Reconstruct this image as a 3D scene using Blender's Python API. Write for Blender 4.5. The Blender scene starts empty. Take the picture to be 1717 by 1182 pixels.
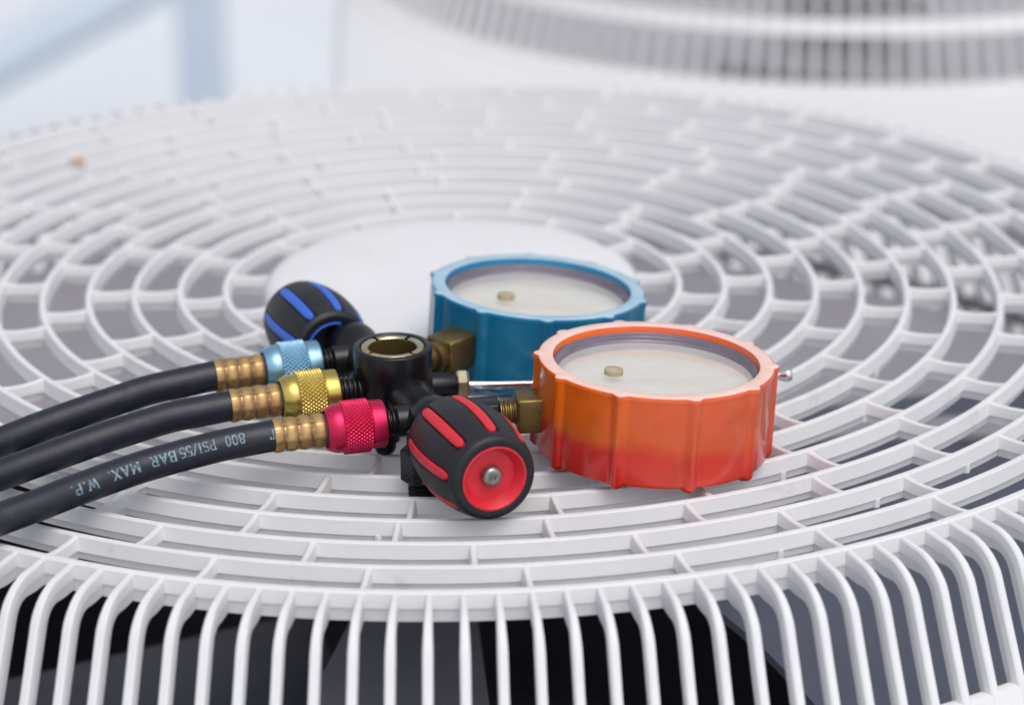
import bpy, bmesh, math, random
from mathutils import Vector, Matrix
random.seed(7)
PI = math.pi
S = 0.016                       # one ring spacing of the fan guard = 16 mm; coordinates below are in spacings

# ------------------------------------------------------------------ camera, world, sun, exposure
scene = bpy.context.scene
C = scene.collection
F_PX, PITCH, YAW, ROLL, CH, CD = 5008.105, 0.3620243, 0.0208620, -0.0070355, 22.01997, 62.65125
cam = bpy.data.cameras.new('camera')
cam.sensor_fit = 'HORIZONTAL'; cam.sensor_width = 36
cam.lens = F_PX / 1717 * 36
cam.clip_start = 0.05; cam.clip_end = 200
Fw = Vector((math.sin(YAW)*math.cos(PITCH), math.cos(YAW)*math.cos(PITCH), -math.sin(PITCH)))
Rt = Vector((math.cos(YAW), -math.sin(YAW), 0)); Up = Rt.cross(Fw)
c_, s_ = math.cos(ROLL), math.sin(ROLL)
R2 = Rt*c_ + Up*s_; U2 = Up*c_ - Rt*s_
co = bpy.data.objects.new('camera', cam); C.objects.link(co)
M = Matrix((R2, U2, -Fw)).transposed().to_4x4(); M.translation = Vector((0, -CD, CH))*S
co.matrix_world = M
cam.dof.use_dof = True; cam.dof.focus_distance = 55.6*S; cam.dof.aperture_fstop = 8.4
cam.dof.aperture_blades = 9
scene.camera = co
CAM = Vector((0, -CD, CH))

SUN_EL, SUN_AZ = math.radians(64), math.radians(155)      # azimuth from +Y towards +X
world = bpy.data.worlds.new('World'); scene.world = world; world.use_nodes = True
nt = world.node_tree; bg = nt.nodes['Background']
sky = nt.nodes.new('ShaderNodeTexSky'); sky.sky_type = 'NISHITA'; sky.sun_disc = False
sky.sun_elevation = SUN_EL; sky.sun_rotation = SUN_AZ
sky.air_density = 1.0; sky.dust_density = 4.0; sky.ozone_density = 1.0
hs = nt.nodes.new('ShaderNodeHueSaturation'); hs.inputs['Saturation'].default_value = 0.38
nt.links.new(sky.outputs[0], hs.inputs['Color']); nt.links.new(hs.outputs[0], bg.inputs['Color'])
bg.inputs['Strength'].default_value = 0.15
sun = bpy.data.lights.new('sun', 'SUN'); sun.energy = 0.58; sun.angle = math.radians(45); sun.color = (1, 0.955, 0.89)
so = bpy.data.objects.new('sun', sun); C.objects.link(so)
sd = Vector((math.sin(SUN_AZ)*math.cos(SUN_EL), math.cos(SUN_AZ)*math.cos(SUN_EL), math.sin(SUN_EL)))
so.rotation_euler = sd.to_track_quat('Z', 'Y').to_euler(); so.location = sd*5
vs = scene.view_settings; vs.view_transform = 'Standard'; vs.look = 'None'; vs.gamma = 1; vs.exposure = 0.05
scene.cycles.max_bounces = 10; scene.cycles.diffuse_bounces = 6; scene.cycles.transparent_max_bounces = 12

# ------------------------------------------------------------------ materials
def srgb(r, g, b):
    f = lambda c: c/12.92 if c <= .04045 else ((c+.055)/1.055)**2.4
    return (f(r/255), f(g/255), f(b/255), 1)
def mat(name, col, rough=.5, metal=0., var=.0, vscale=40., bump=0., bscale=300., col2=None, spec=.5, coat=0., stretch=None):
    m = bpy.data.materials.new(name); m.use_nodes = True
    n = m.node_tree.nodes; l = m.node_tree.links; b = n['Principled BSDF']
    b.inputs['Roughness'].default_value = rough; b.inputs['Metallic'].default_value = metal
    b.inputs['Specular IOR Level'].default_value = spec; b.inputs['Coat Weight'].default_value = coat
    b.inputs['Coat Roughness'].default_value = .15
    b.inputs['Base Color'].default_value = col
    tc = n.new('ShaderNodeTexCoord'); src = tc.outputs['Object']
    if stretch:
        mp = n.new('ShaderNodeMapping'); mp.inputs['Scale'].default_value = stretch
        l.new(src, mp.inputs['Vector']); src = mp.outputs[0]
    if var or col2:
        t = n.new('ShaderNodeTexNoise'); t.inputs['Scale'].default_value = vscale; t.inputs['Detail'].default_value = 5
        t.inputs['Roughness'].default_value = .6
        l.new(src, t.inputs['Vector'])
        r = n.new('ShaderNodeMapRange'); r.inputs['From Min'].default_value = .36; r.inputs['From Max'].default_value = .66
        l.new(t.outputs[0], r.inputs['Value'])
        mx = n.new('ShaderNodeMix'); mx.data_type = 'RGBA'
        mx.inputs['A'].default_value = col
        mx.inputs['B'].default_value = col2 if col2 else tuple(c*(1-var) for c in col[:3])+(1,)
        l.new(r.outputs[0], mx.inputs['Factor']); l.new(mx.outputs['Result'], b.inputs['Base Color'])
        r2 = n.new('ShaderNodeMapRange'); r2.inputs['To Min'].default_value = rough*.85; r2.inputs['To Max'].default_value = min(1, rough*1.25)
        l.new(t.outputs[0], r2.inputs['Value']); l.new(r2.outputs[0], b.inputs['Roughness'])
    if bump:
        t = n.new('ShaderNodeTexNoise'); t.inputs['Scale'].default_value = bscale; t.inputs['Detail'].default_value = 4
        l.new(src, t.inputs['Vector'])
        bp = n.new('ShaderNodeBump'); bp.inputs['Strength'].default_value = bump; bp.inputs['Distance'].default_value = .0004
        l.new(t.outputs[0], bp.inputs['Height']); l.new(bp.outputs[0], b.inputs['Normal'])
    return m
M_white = mat('white_abs_plastic', (.79, .79, .81, 1), .55, var=.06, vscale=22, bump=.05, bscale=500)
M_casing = mat('white_painted_sheet', (.76, .77, .785, 1), .45, var=.05, vscale=6)
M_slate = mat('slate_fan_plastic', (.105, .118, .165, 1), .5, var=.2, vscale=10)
M_shade = mat('shaded_slate_fan_plastic', (.045, .05, .072, 1), .55, var=.4, vscale=14)  # slate blade plastic, darkened for the shade deep inside the unit
M_blade = mat('grey_fan_plastic', (.40, .38, .42, 1), .5, var=.15, vscale=10)
M_bracket = mat('grey_steel_bracket', (.085, .09, .112, 1), .5, var=.3, vscale=22)
M_dark = mat('dark_interior', (.075, .08, .10, 1), .7, var=.4, vscale=8)
M_deck = mat('pale_roof_membrane', (.73, .765, .81, 1), .8, var=.08, vscale=1.2)
M_steel_blue = mat('blue_grey_paint', (.58, .66, .76, 1), .5, var=.08, vscale=5)
M_black = mat('black_anodised', (.006, .006, .009, 1), .27, var=.3, vscale=120, bump=.12, bscale=900, spec=.45)
M_thread = mat('black_thread', (.012, .012, .014, 1), .33)
M_brass = mat('aged_brass', srgb(150, 128, 84), .42, .9, col2=srgb(112, 92, 58), vscale=110, bump=.12, bscale=600)
M_bore = mat('dark_brass_bore', srgb(104, 84, 48), .5, .6, var=.3, vscale=120)
M_brass_br = mat('bright_brass', srgb(222, 210, 178), .26, 1., col2=srgb(200, 180, 136), vscale=90)
M_ferrule = mat('crimped_brass', srgb(222, 186, 132), .38, .85, col2=srgb(180, 138, 90), vscale=130, bump=.25, bscale=420)
M_ferrule_d = mat('dark_groove_brass', srgb(160, 134, 108), .5, .8, var=.4, vscale=200)  # darker brass for the crimp dent strips
M_chrome = mat('chrome', (.82, .83, .85, 1), .10, 1.)
M_rubber = mat('black_hose_rubber', (.0085, .0105, .024, 1), .43, var=.25, vscale=160, bump=.25, bscale=1800, spec=.6)
M_print = mat('pale_blue_print', srgb(140, 166, 180), .6, col2=srgb(80, 98, 114), vscale=700)
M_blk_grip = mat('soft_black_grip', (.013, .014, .018, 1), .45, var=.2, vscale=150, bump=.1, bscale=1500, spec=.5)
M_red = mat('red_plastic', srgb(222, 28, 48), .45, var=.12, vscale=200, spec=.8)
M_blue = mat('blue_plastic', srgb(48, 104, 214), .45, var=.12, vscale=200, spec=.8)
M_screw = mat('steel_screw', (.42, .41, .38, 1), .3, .9, var=.4, vscale=400)
M_c_blue = mat('blue_anodised', srgb(150, 194, 220), .34, .85, var=.08, vscale=150)
M_c_gold = mat('gold_anodised', srgb(214, 190, 104), .28, .9, var=.08, vscale=150)
M_c_red = mat('red_anodised', srgb(222, 44, 92), .33, .75, var=.1, vscale=150)
M_boot_b = mat('blue_rubber', srgb(0, 132, 174), .42, col2=srgb(0, 116, 160), vscale=60, bump=.08, bscale=900, spec=.5, coat=.6)
M_rim_o = mat('orange_rim_sky_sheen', srgb(244, 212, 202), .45, col2=srgb(240, 198, 184), vscale=60, bump=.1, bscale=900)  # sky reflection on the orange lip put into a paler colour
M_rim_b = mat('blue_rim_sky_sheen', srgb(178, 204, 222), .45, col2=srgb(156, 190, 212), vscale=60, bump=.1, bscale=900)  # same for the blue lip, sky sheen as base colour
M_bezel = mat('mauve_grey_bezel', (.25, .22, .28, 1), .3, .3, var=.25, vscale=90, stretch=(1, 1, 8))
M_plug = mat('cream_plug', srgb(186, 174, 142), .5, var=.2, vscale=200)
M_needle = mat('pale_needle', srgb(238, 238, 234), .5)
M_rust = mat('dried_leaf_brown', srgb(206, 150, 80), .8)

def mat_boot_o():
    m = mat('orange_red_rubber', srgb(222, 62, 38), .40, bump=.10, bscale=900, spec=.5, coat=.6)
    n = m.node_tree.nodes; l = m.node_tree.links; b = n['Principled BSDF']
    tc = n.new('ShaderNodeTexCoord'); sep = n.new('ShaderNodeSeparateXYZ'); l.new(tc.outputs['Object'], sep.inputs[0])
    t = n.new('ShaderNodeTexNoise'); t.inputs['Scale'].default_value = 45; t.inputs['Detail'].default_value = 3
    l.new(tc.outputs['Object'], t.inputs['Vector'])
    # upper band (orange) over the redder lower band, wavy boundary
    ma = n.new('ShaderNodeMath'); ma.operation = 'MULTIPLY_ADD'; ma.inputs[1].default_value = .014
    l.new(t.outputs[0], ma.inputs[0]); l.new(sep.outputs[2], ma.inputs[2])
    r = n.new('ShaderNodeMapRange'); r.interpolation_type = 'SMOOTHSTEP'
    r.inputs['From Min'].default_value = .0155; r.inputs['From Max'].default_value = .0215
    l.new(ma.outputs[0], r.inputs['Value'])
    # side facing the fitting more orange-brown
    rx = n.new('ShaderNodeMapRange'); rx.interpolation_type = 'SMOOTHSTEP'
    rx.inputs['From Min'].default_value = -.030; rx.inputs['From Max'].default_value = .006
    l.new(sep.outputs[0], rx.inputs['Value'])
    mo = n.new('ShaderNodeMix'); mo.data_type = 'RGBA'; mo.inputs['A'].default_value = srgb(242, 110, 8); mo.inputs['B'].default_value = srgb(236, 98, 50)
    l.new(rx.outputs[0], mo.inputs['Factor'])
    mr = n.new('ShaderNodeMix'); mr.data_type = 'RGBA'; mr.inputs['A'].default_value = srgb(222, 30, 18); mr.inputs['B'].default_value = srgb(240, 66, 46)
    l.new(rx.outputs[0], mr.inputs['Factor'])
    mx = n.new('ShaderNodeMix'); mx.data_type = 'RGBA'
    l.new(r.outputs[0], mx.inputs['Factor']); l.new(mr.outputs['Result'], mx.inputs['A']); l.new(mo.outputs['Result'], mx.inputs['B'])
    t2 = n.new('ShaderNodeTexNoise'); t2.inputs['Scale'].default_value = 110; t2.inputs['Detail'].default_value = 6
    l.new(tc.outputs['Object'], t2.inputs['Vector'])
    r2 = n.new('ShaderNodeMapRange'); r2.inputs['From Min'].default_value = .52; r2.inputs['From Max'].default_value = .75; r2.inputs['To Max'].default_value = .35
    l.new(t2.outputs[0], r2.inputs['Value'])
    md = n.new('ShaderNodeMix'); md.data_type = 'RGBA'; md.inputs['B'].default_value = srgb(150, 66, 40)
    l.new(r2.outputs[0], md.inputs['Factor']); l.new(mx.outputs['Result'], md.inputs['A']); l.new(md.outputs['Result'], b.inputs['Base Color'])
    return m
M_boot_o = mat_boot_o()
def mat_dial():
    m = mat('cream_dial_face', srgb(232, 226, 208), .55)
    n = m.node_tree.nodes; l = m.node_tree.links; b = n['Principled BSDF']
    tc = n.new('ShaderNodeTexCoord'); t = n.new('ShaderNodeTexNoise'); t.inputs['Scale'].default_value = 26; t.inputs['Detail'].default_value = 3
    l.new(tc.outputs['Object'], t.inputs['Vector'])
    mx = n.new('ShaderNodeMix'); mx.data_type = 'RGBA'; mx.inputs['A'].default_value = srgb(250, 248, 240); mx.inputs['B'].default_value = srgb(244, 236, 214)
    r = n.new('ShaderNodeMapRange'); r.inputs['From Min'].default_value = .42; r.inputs['From Max'].default_value = .68
    l.new(t.outputs[0], r.inputs['Value']); l.new(r.outputs[0], mx.inputs['Factor']); l.new(mx.outputs['Result'], b.inputs['Base Color'])
    return m
M_dial = mat_dial()
def mat_lens():
    m = bpy.data.materials.new('sky_glare_lens'); m.use_nodes = True
    n = m.node_tree.nodes; l = m.node_tree.links; n.remove(n['Principled BSDF'])
    tr = n.new('ShaderNodeBsdfTransparent'); gl = n.new('ShaderNodeBsdfGlossy'); df = n.new('ShaderNodeBsdfDiffuse')
    gl.inputs['Roughness'].default_value = .12; df.inputs['Color'].default_value = (.94, .93, .91, 1)  # white diffuse haze stands in for sky glare on the lens
    fr = n.new('ShaderNodeFresnel'); fr.inputs['IOR'].default_value = 1.55
    tc = n.new('ShaderNodeTexCoord'); t = n.new('ShaderNodeTexNoise'); t.inputs['Scale'].default_value = 42; t.inputs['Detail'].default_value = 4; t.inputs['Roughness'].default_value = .5
    mp = n.new('ShaderNodeMapping'); mp.inputs['Scale'].default_value = (1, 1.2, 1); l.new(tc.outputs['Object'], mp.inputs[0]); l.new(mp.outputs[0], t.inputs['Vector'])
    r = n.new('ShaderNodeMapRange'); r.inputs['From Min'].default_value = .4; r.inputs['From Max'].default_value = .8; r.inputs['To Min'].default_value = .44; r.inputs['To Max'].default_value = .60
    l.new(t.outputs[0], r.inputs['Value'])
    m1 = n.new('ShaderNodeMixShader'); m2 = n.new('ShaderNodeMixShader')
    l.new(r.outputs[0], m1.inputs[0]); l.new(tr.outputs[0], m1.inputs[1]); l.new(df.outputs[0], m1.inputs[2])
    l.new(fr.outputs[0], m2.inputs[0]); l.new(m1.outputs[0], m2.inputs[1]); l.new(gl.outputs[0], m2.inputs[2])
    l.new(m2.outputs[0], n['Material Output'].inputs['Surface'])
    return m
M_lens = mat_lens()

def dusty(m, dust, scale, lo, hi, amount):
    n = m.node_tree.nodes; l = m.node_tree.links; b = n['Principled BSDF']; src = b.inputs['Base Color'].links[0].from_socket
    tc = n.new('ShaderNodeTexCoord'); t = n.new('ShaderNodeTexNoise'); t.inputs['Scale'].default_value = scale; t.inputs['Detail'].default_value = 8
    t.inputs['Roughness'].default_value = .75; t.inputs['Distortion'].default_value = .6
    l.new(tc.outputs['Object'], t.inputs['Vector'])
    r = n.new('ShaderNodeMapRange'); r.inputs['From Min'].default_value = lo; r.inputs['From Max'].default_value = hi; r.inputs['To Max'].default_value = amount
    l.new(t.outputs[0], r.inputs['Value'])
    mx = n.new('ShaderNodeMix'); mx.data_type = 'RGBA'; mx.inputs['B'].default_value = dust
    l.new(r.outputs[0], mx.inputs['Factor']); l.new(src, mx.inputs['A']); l.new(mx.outputs['Result'], b.inputs['Base Color'])
dusty(M_white, srgb(150, 140, 128), 34, .60, .74, .40)
dusty(M_white, srgb(120, 105, 90), 260, .70, .78, .6)
dusty(M_blk_grip, srgb(110, 106, 104), 120, .58, .80, .30)
dusty(M_rubber, srgb(104, 106, 118), 90, .58, .80, .28)
dusty(M_black, srgb(90, 90, 92), 150, .62, .80, .25)
dusty(M_c_red, srgb(235, 190, 200), 400, .60, .75, .5)
dusty(M_c_blue, srgb(225, 235, 240), 400, .60, .75, .5)
dusty(M_c_gold, srgb(240, 232, 200), 400, .60, .75, .5)
dusty(M_red, srgb(180, 80, 84), 140, .58, .78, .35)

# ------------------------------------------------------------------ mesh helpers (coordinates in spacings)
class MB:
    def __init__(s): s.v = []; s.f = []; s.sharp = []
    def add(s, vs, fs, M=None):
        o = len(s.v)
        s.v += [tuple((M @ Vector(v)) if M else v) for v in vs]
        s.f += [tuple(o+i for i in f) for f in fs]; return s
    def lathe(s, prof, n=48, M=None, closed=False, caps=False, rfun=None):
        vs = []; fs = []; k = len(prof)
        for i in range(n):
            a = 2*PI*i/n
            for j, (r, z) in enumerate(prof):
                rr = rfun(a, r, z, j) if rfun else r
                vs.append((rr*math.cos(a), rr*math.sin(a), z))
        for i in range(n):
            i2 = (i+1) % n
            for j in range(k if closed else k-1):
                j2 = (j+1) % k
                fs.append((i*k+j, i2*k+j, i2*k+j2, i*k+j2))
        if caps:
            fs.append(tuple(i*k for i in range(n))[::-1]); fs.append(tuple(i*k+k-1 for i in range(n)))
        return s.add(vs, fs, M)
    def box(s, x0, x1, y0, y1, z0, z1, M=None):
        vs = [(x, y, z) for x in (x0, x1) for y in (y0, y1) for z in (z0, z1)]
        return s.add(vs, [(0, 1, 3, 2), (4, 6, 7, 5), (0, 4, 5, 1), (2, 3, 7, 6), (0, 2, 6, 4), (1, 5, 7, 3)], M)
    def sweep(s, rings, capends=True):
        k = len(rings[0]); vs = [v for r in rings for v in r]; fs = []
        for i in range(len(rings)-1):
            for j in range(k):
                j2 = (j+1) % k
                fs.append((i*k+j, i*k+j2, (i+1)*k+j2, (i+1)*k+j))
        if capends:
            fs.append(tuple(range(k))[::-1]); fs.append(tuple((len(rings)-1)*k+j for j in range(k)))
        return s.add(vs, fs)
    def mesh(s, name, m, smooth=True, angle=35, bevel=0):
        me = bpy.data.meshes.new(name)
        bm = bmesh.new(); bv = [bm.verts.new(Vector(v)*S) for v in s.v]
        for f in s.f:
            try: bm.faces.new([bv[i] for i in f])
            except ValueError: pass
        bmesh.ops.recalc_face_normals(bm, faces=bm.faces)
        if bevel:
            es = [e for e in bm.edges if len(e.link_faces) == 2 and e.calc_face_angle(0) > math.radians(40)]
            bmesh.ops.bevel(bm, geom=es, offset=bevel*S, segments=2, affect='EDGES', profile=.5)
        for f in bm.faces: f.smooth = smooth
        if smooth:
            for e in bm.edges:
                if len(e.link_faces) == 2 and e.calc_face_angle(0) > math.radians(angle): e.smooth = False
        bm.to_mesh(me); bm.free(); me.materials.append(m)
        return me
def W2(parent):
    """world matrix of a parent chain (spacing-free, metres)"""
    M = Matrix.Identity(4); chain = []
    while parent: chain.append(parent); parent = parent.parent
    for p in reversed(chain): M = M @ p.matrix_basis
    return M
def put(name, me, parent=None, world=None, label=None, kind=None):
    """link a mesh as one object; world = its matrix in world space (metres)"""
    o = bpy.data.objects.new(name, me); C.objects.link(o)
    if world is None: world = Matrix.Identity(4)
    if parent: o.parent = parent; o.matrix_basis = W2(parent).inverted() @ world
    else: o.matrix_basis = world
    if label: o['label'] = label
    if kind: o['kind'] = kind
    return o
def thing(name, label, cat, loc, group=None):
    o = bpy.data.objects.new(name, None); C.objects.link(o); o.empty_display_size = .02
    o.location = Vector(loc)*S; o['label'] = label; o['category'] = cat
    if group: o['group'] = group
    return o
def frame(origin, z, x=None):
    """world matrix (metres) with local z along z"""
    z = Vector(z).normalized()
    x = Vector(x) if x is not None else (Vector((0, 0, 1)) if abs(z.z) < .9 else Vector((1, 0, 0)))
    x = (x - z*x.dot(z)).normalized(); y = z.cross(x)
    m = Matrix((x, y, z)).transposed().to_4x4(); m.translation = Vector(origin)*S
    return m
def copy_tree(o, parent=None):
    c = o.copy(); C.objects.link(c)
    if parent: c.parent = parent
    for ch in [k for k in C.objects if k.parent is o]: copy_tree(ch, c)
    return c

# ------------------------------------------------------------------ setting
deck = MB().add([(-4000, -3000, -52), (4000, -3000, -52), (4000, 9000, -52), (-4000, 9000, -52)], [(0, 1, 2, 3)])
put('roof_deck', deck.mesh('roof_deck', M_deck, False), kind='structure')

# ------------------------------------------------------------------ condenser unit with its fan guard
R0 = 4.0286
def RK(k): return R0 + k
ZB = -7.5
unit = thing('condenser_unit', 'white outdoor condenser unit under the gauge set, its round ribbed fan guard filling the foreground', 'air conditioner', (0, 0, -52), 'outdoor condenser units standing side by side')

# casing: top plate with a round opening, sides, base feet
def casing_mesh():
    b = MB(); n = 96; hx_, hy_ = 21.0, 30.85
    sq = []
    for i in range(n):
        a = 2*PI*i/n; c, s = math.cos(a), math.sin(a); k = 1/max(abs(c)/hx_, abs(s)/hy_); sq.append((c*k, s*k))
    ro = 19.0
    vs = []; 
    for i in range(n):
        a = 2*PI*i/n
        vs += [(ro*math.cos(a), ro*math.sin(a), ZB-2.2), (ro*math.cos(a), ro*math.sin(a), ZB-.02),
               (sq[i][0]*.985, sq[i][1]*.985, ZB-.02), (sq[i][0], sq[i][1], ZB-.4), (sq[i][0], sq[i][1], -50)]
    fs = []
    for i in range(n):
        j = (i+1) % n
        for q in range(4): fs.append((i*5+q, j*5+q, j*5+q+1, i*5+q+1))
    b.add(vs, fs)
    for sx in (-1, 1):
        b.box(sx*18-3, sx*18+3, -29, 29, -52, -49.8)
    return b.mesh('casing', M_casing, True, 30)
IDW = Matrix.Translation((0, 0, 0))
put('casing', casing_mesh(), unit)
b = MB(); b.lathe([(18.9, ZB-1.0), (18.7, -20), (6.5, -20.02), (0.01, -20.02)], 72)
put('fan_shroud', b.mesh('fan_shroud', M_dark), unit)
# fan
hub = MB(); hub.lathe([(0.01, -2.5), (1.6, -2.55), (2.9, -2.8), (3.3, -3.3), (3.4, -5.8), (0.01, -5.85)], 48)
fan = put('fan', hub.mesh('fan', M_blade), unit)
def blade_mesh(A0, A1, m, dz=0):
    b = MB(); vs = []; fs = []; NR, NA = 12, 22
    for i in range(NR+1):
        r = 3.3 + (16.9-3.3)*i/NR; t = i/NR
        for j in range(NA+1):
            u = j/NA; a = math.radians(A0 + (A1-A0)*u + 5*math.sin(t*2.6))
            z = -3.0 - .9*u - .4*math.sin(PI*u) - .3*t + dz
            vs.append((r*math.sin(a), -r*math.cos(a), z))
    n1 = len(vs)
    vs += [(x, y, z-.18) for x, y, z in vs]
    k = NA+1
    for i in range(NR):
        for j in range(NA):
            q = (i*k+j, i*k+j+1, (i+1)*k+j+1, (i+1)*k+j); fs.append(q); fs.append(tuple(n1+x for x in q)[::-1])
    for i in range(NR):
        fs.append((i*k, (i+1)*k, n1+(i+1)*k, n1+i*k)); fs.append((i*k+NA, n1+i*k+NA, n1+(i+1)*k+NA, (i+1)*k+NA))
    for j in range(NA): fs.append((NR*k+j, NR*k+j+1, n1+NR*k+j+1, n1+NR*k+j))
    b.add(vs, fs); return b.mesh('fan_blade', m)
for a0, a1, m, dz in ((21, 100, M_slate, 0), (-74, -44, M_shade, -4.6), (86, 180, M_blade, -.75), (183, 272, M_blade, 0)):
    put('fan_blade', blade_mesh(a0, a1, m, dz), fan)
b = MB(); vs = []
for r, a, z in ((3, -24, -4.6), (17.5, -14, -4.9), (17.5, 3, -5.0), (3, 4, -4.6)):
    vs.append((r*math.sin(math.radians(a)), -r*math.cos(math.radians(a)), z))
b.add(vs+[(x, y, z-.4) for x, y, z in vs], [(0, 1, 2, 3), (4, 5, 6, 7), (0, 1, 5, 4), (1, 2, 6, 5), (2, 3, 7, 6), (3, 0, 4, 7)])
put('motor_bracket', b.mesh('motor_bracket', M_bracket, False, bevel=.05), unit)

# fan guard: base flange is the part, everything moulded on it are its pieces
b = MB(); b.lathe([(19.2, ZB+.0), (20.75, ZB+.0), (20.7, ZB+.08), (20.3, ZB+.14), (19.5, ZB+.14)], 128, closed=True)
guard = put('fan_guard', b.mesh('fan_guard', M_white), unit)
# cap
b = MB(); prof = [(0.001, .34)] + [(r, .34-.010*r*r) for r in (1, 2, 3, 3.7)] + [(3.95, .14), (4.1, .03), (4.19, -.12), (4.2, -.3), (4.16, -.62), (4.02, -.64), (4.0, -.25), (0.001, .05)]
b.lathe(prof, 96); put('centre_cap', b.mesh('centre_cap', M_white, True, 50), guard)
# rings
def ring_mesh(R, n):
    pr = [(-.045, 0), (.045, 0), (.068, -.02), (.076, -.055), (.102, -.27), (.108, -.285), (.07, -.295), (.055, -.45),
          (-.055, -.45), (-.07, -.295), (-.108, -.285), (-.102, -.27), (-.076, -.055), (-.068, -.02)]
    b = MB(); b.lathe([(R+x, z) for x, z in pr], n, closed=True); return b.mesh('ring', M_white, True, 28)
for k in range(1, 12): put('ring', ring_mesh(RK(k), 72+12*k), guard)
# outer ring is wider below and carries the bars
b = MB(); R = RK(12)
b.lathe([(R+x, z) for x, z in [(-.05, 0), (.06, 0), (.09, -.03), (.125, -.29), (.095, -.30), (.08, -.55), (-.08, -.55), (-.09, -.30), (-.125, -.29), (-.088, -.06), (-.078, -.022)]], 240, closed=True)
put('ring', b.mesh('ring', M_white, True, 28), guard)
# ribs
def rib_mesh(g):
    r0 = (4.15 if g == 1 else RK(g-1)+.03); r1 = RK(g)-.03
    pr = [(-.03, 0), (.03, 0), (.052, -.02), (.06, -.05), (.086, -.27), (.06, -.285), (.05, -.44), (-.05, -.44), (-.06, -.285), (-.086, -.27), (-.06, -.05), (-.052, -.02)]
    b = MB(); rings = []
    for t, dz, w in ((0, -.0, 1.35), (.1, -.02, 1.08), (.25, -.04, 1), (.5, -.05, 1), (.75, -.04, 1), (.9, -.02, 1.08), (1, -.0, 1.35)):
        r = r0+(r1-r0)*t
        rings.append([(x*w, -r, z+(dz if z > -.1 else 0)-.004) for x, z in pr])
    b.sweep(rings, False); return b.mesh('rib', M_white, True, 28)
def fill(anch, d, total=360.):
    a = sorted(x % total for x in anch); out = []
    for i, x in enumerate(a):
        y = a[(i+1) % len(a)] + (total if i == len(a)-1 else 0)
        n = max(1, round((y-x)/d)); out += [x+(y-x)*q/n for q in range(n)]
    return out
RIBS = {
 1: ([95.6, 178.8], 28), 2: ([79.8, -81.4, 164.8], 27), 3: ([66.1, 91.5, -61.5, -87.3, 192.9, 164.8, 140], 25.7),
 4: ([78.4, 101.8, -64.5, -88, 159.2, 181.9, 128], 23.5), 5: ([67.7, 88.7, -58.9, -79.5, -100.3, 164.9, 146, 185, 127.9], 20.7),
 6: ([57.8, 78.1, 96.4, -54.7, -74.1, -91.9, 164.9, 146, 127.9, 199.3], 18.8),
 7: ([38.5, 53.9, 69.9, 85.5, -8.4, -56.4, 172.1, 157.3, 143.4, 130.7, 186.2], 15.7),
 8: ([47.8, 62.4, 78, 93, 32.6, -12.5, 161.2, 147.2, 119.1], 15.1),
 9: ([46.5, 59, 72.3, 34.1, 21.4, 8.6, -3.8, -16.2, 119.5, 130.2, 141.3, 153, 164.7, 175.5, 187.5], 12.6),
 10: ([54.5, 42.6, 30.9, 18.9, 7.2, -4.6, -16.2, -28.3, 119.5, 130.2, 141.3, 153, 164.7, 175.5, 187.5], 11.8),
 11: ([48.5, 36.8, 24.9, 13.1, 1.2, -10.5, -22.4, 180.9, 169.8, 158.8, 147.5, 136.8, 125.8], 11.8),
 12: ([35.8, 25.5, 15.0, 4.6, -5.9, -16.5, -27.0, 144.6, 154.2, 164.6, 174.3, 184], 10.47)}
rib12 = None
for g, (an, d) in RIBS.items():
    me = rib_mesh(g); al = fill(an, d)
    if g == 12: rib12 = al
    for a in al: put('rib', me, guard, Matrix.Rotation(math.radians(a), 4, 'Z'))
# bars: each starts on the outer ring, bends over the shoulder and runs down the flared skirt
SL = .40
def bar_path():
    pts = []; r, z = 16.1, -.05
    pts += [(16.09, -.02), (16.25, -.035), (16.5, -.06)]
    rc = .95; cx, cz = 16.55, -.06-rc
    end = math.atan2(SL, 1)            # final direction leans outward
    sweep = PI/2 - end
    for i in range(1, 9):
        a = sweep*i/8; pts.append((cx+rc*math.sin(a), cz+rc*math.cos(a)))
    r, z = pts[-1]
    for zz in (-2.2, -3.6, -5.4, ZB+.10): pts.append((r+(z-zz)*SL, zz))
    return pts
BP = bar_path()
def skirt_r(z):
    r, z0 = BP[10]; return r + (z0-z)*SL
def bar_mesh():
    b = MB(); rings = []
    for i, (r, z) in enumerate(BP):
        p0 = BP[max(0, i-1)]; p1 = BP[min(len(BP)-1, i+1)]
        t = Vector((p1[0]-p0[0], p1[1]-p0[1])).normalized(); nrm = Vector((t.y, -t.x))   # inward/down
        d = .34+.14*(.5+.5*math.cos(PI*min(1, i/8)))
        f = min(1, i/9); w = .053 + .032*f
        sec = [(-w*.6, 0), (w*.6, 0), (w, .03), (w*1.12, .10), (w*1.14, d*.55), (w*.95, d*.58), (w*.8, d), (-w*.8, d), (-w*.95, d*.58), (-w*1.14, d*.55), (-w*1.12, .10), (-w, .03)]
        rings.append([(x, -(r+nrm.x*q), z+nrm.y*q) for x, q in sec])
    b.sweep(rings); return b.mesh('bar', M_white, True, 28)
barme = bar_mesh()
rib12 = sorted(rib12)
for i, a in enumerate(rib12):
    a2 = rib12[(i+1) % len(rib12)] + (360 if i == len(rib12)-1 else 0)
    for q in range(5): put('bar', barme, guard, Matrix.Rotation(math.radians(a+(a2-a)*q/5), 4, 'Z'))
for z0, z1 in ((-2.50, -2.88), (-5.15, -5.62)):
    ra, rb = skirt_r(z0), skirt_r(z1)
    b = MB(); b.lathe([(ra-.10, z0+.03), (ra-.02, z0), (rb-.02, z1), (rb-.12, z1-.02), (rb-.30, z1), (ra-.28, z0)], 200, closed=True)
    put('hoop', b.mesh('hoop', M_white), guard)
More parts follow.
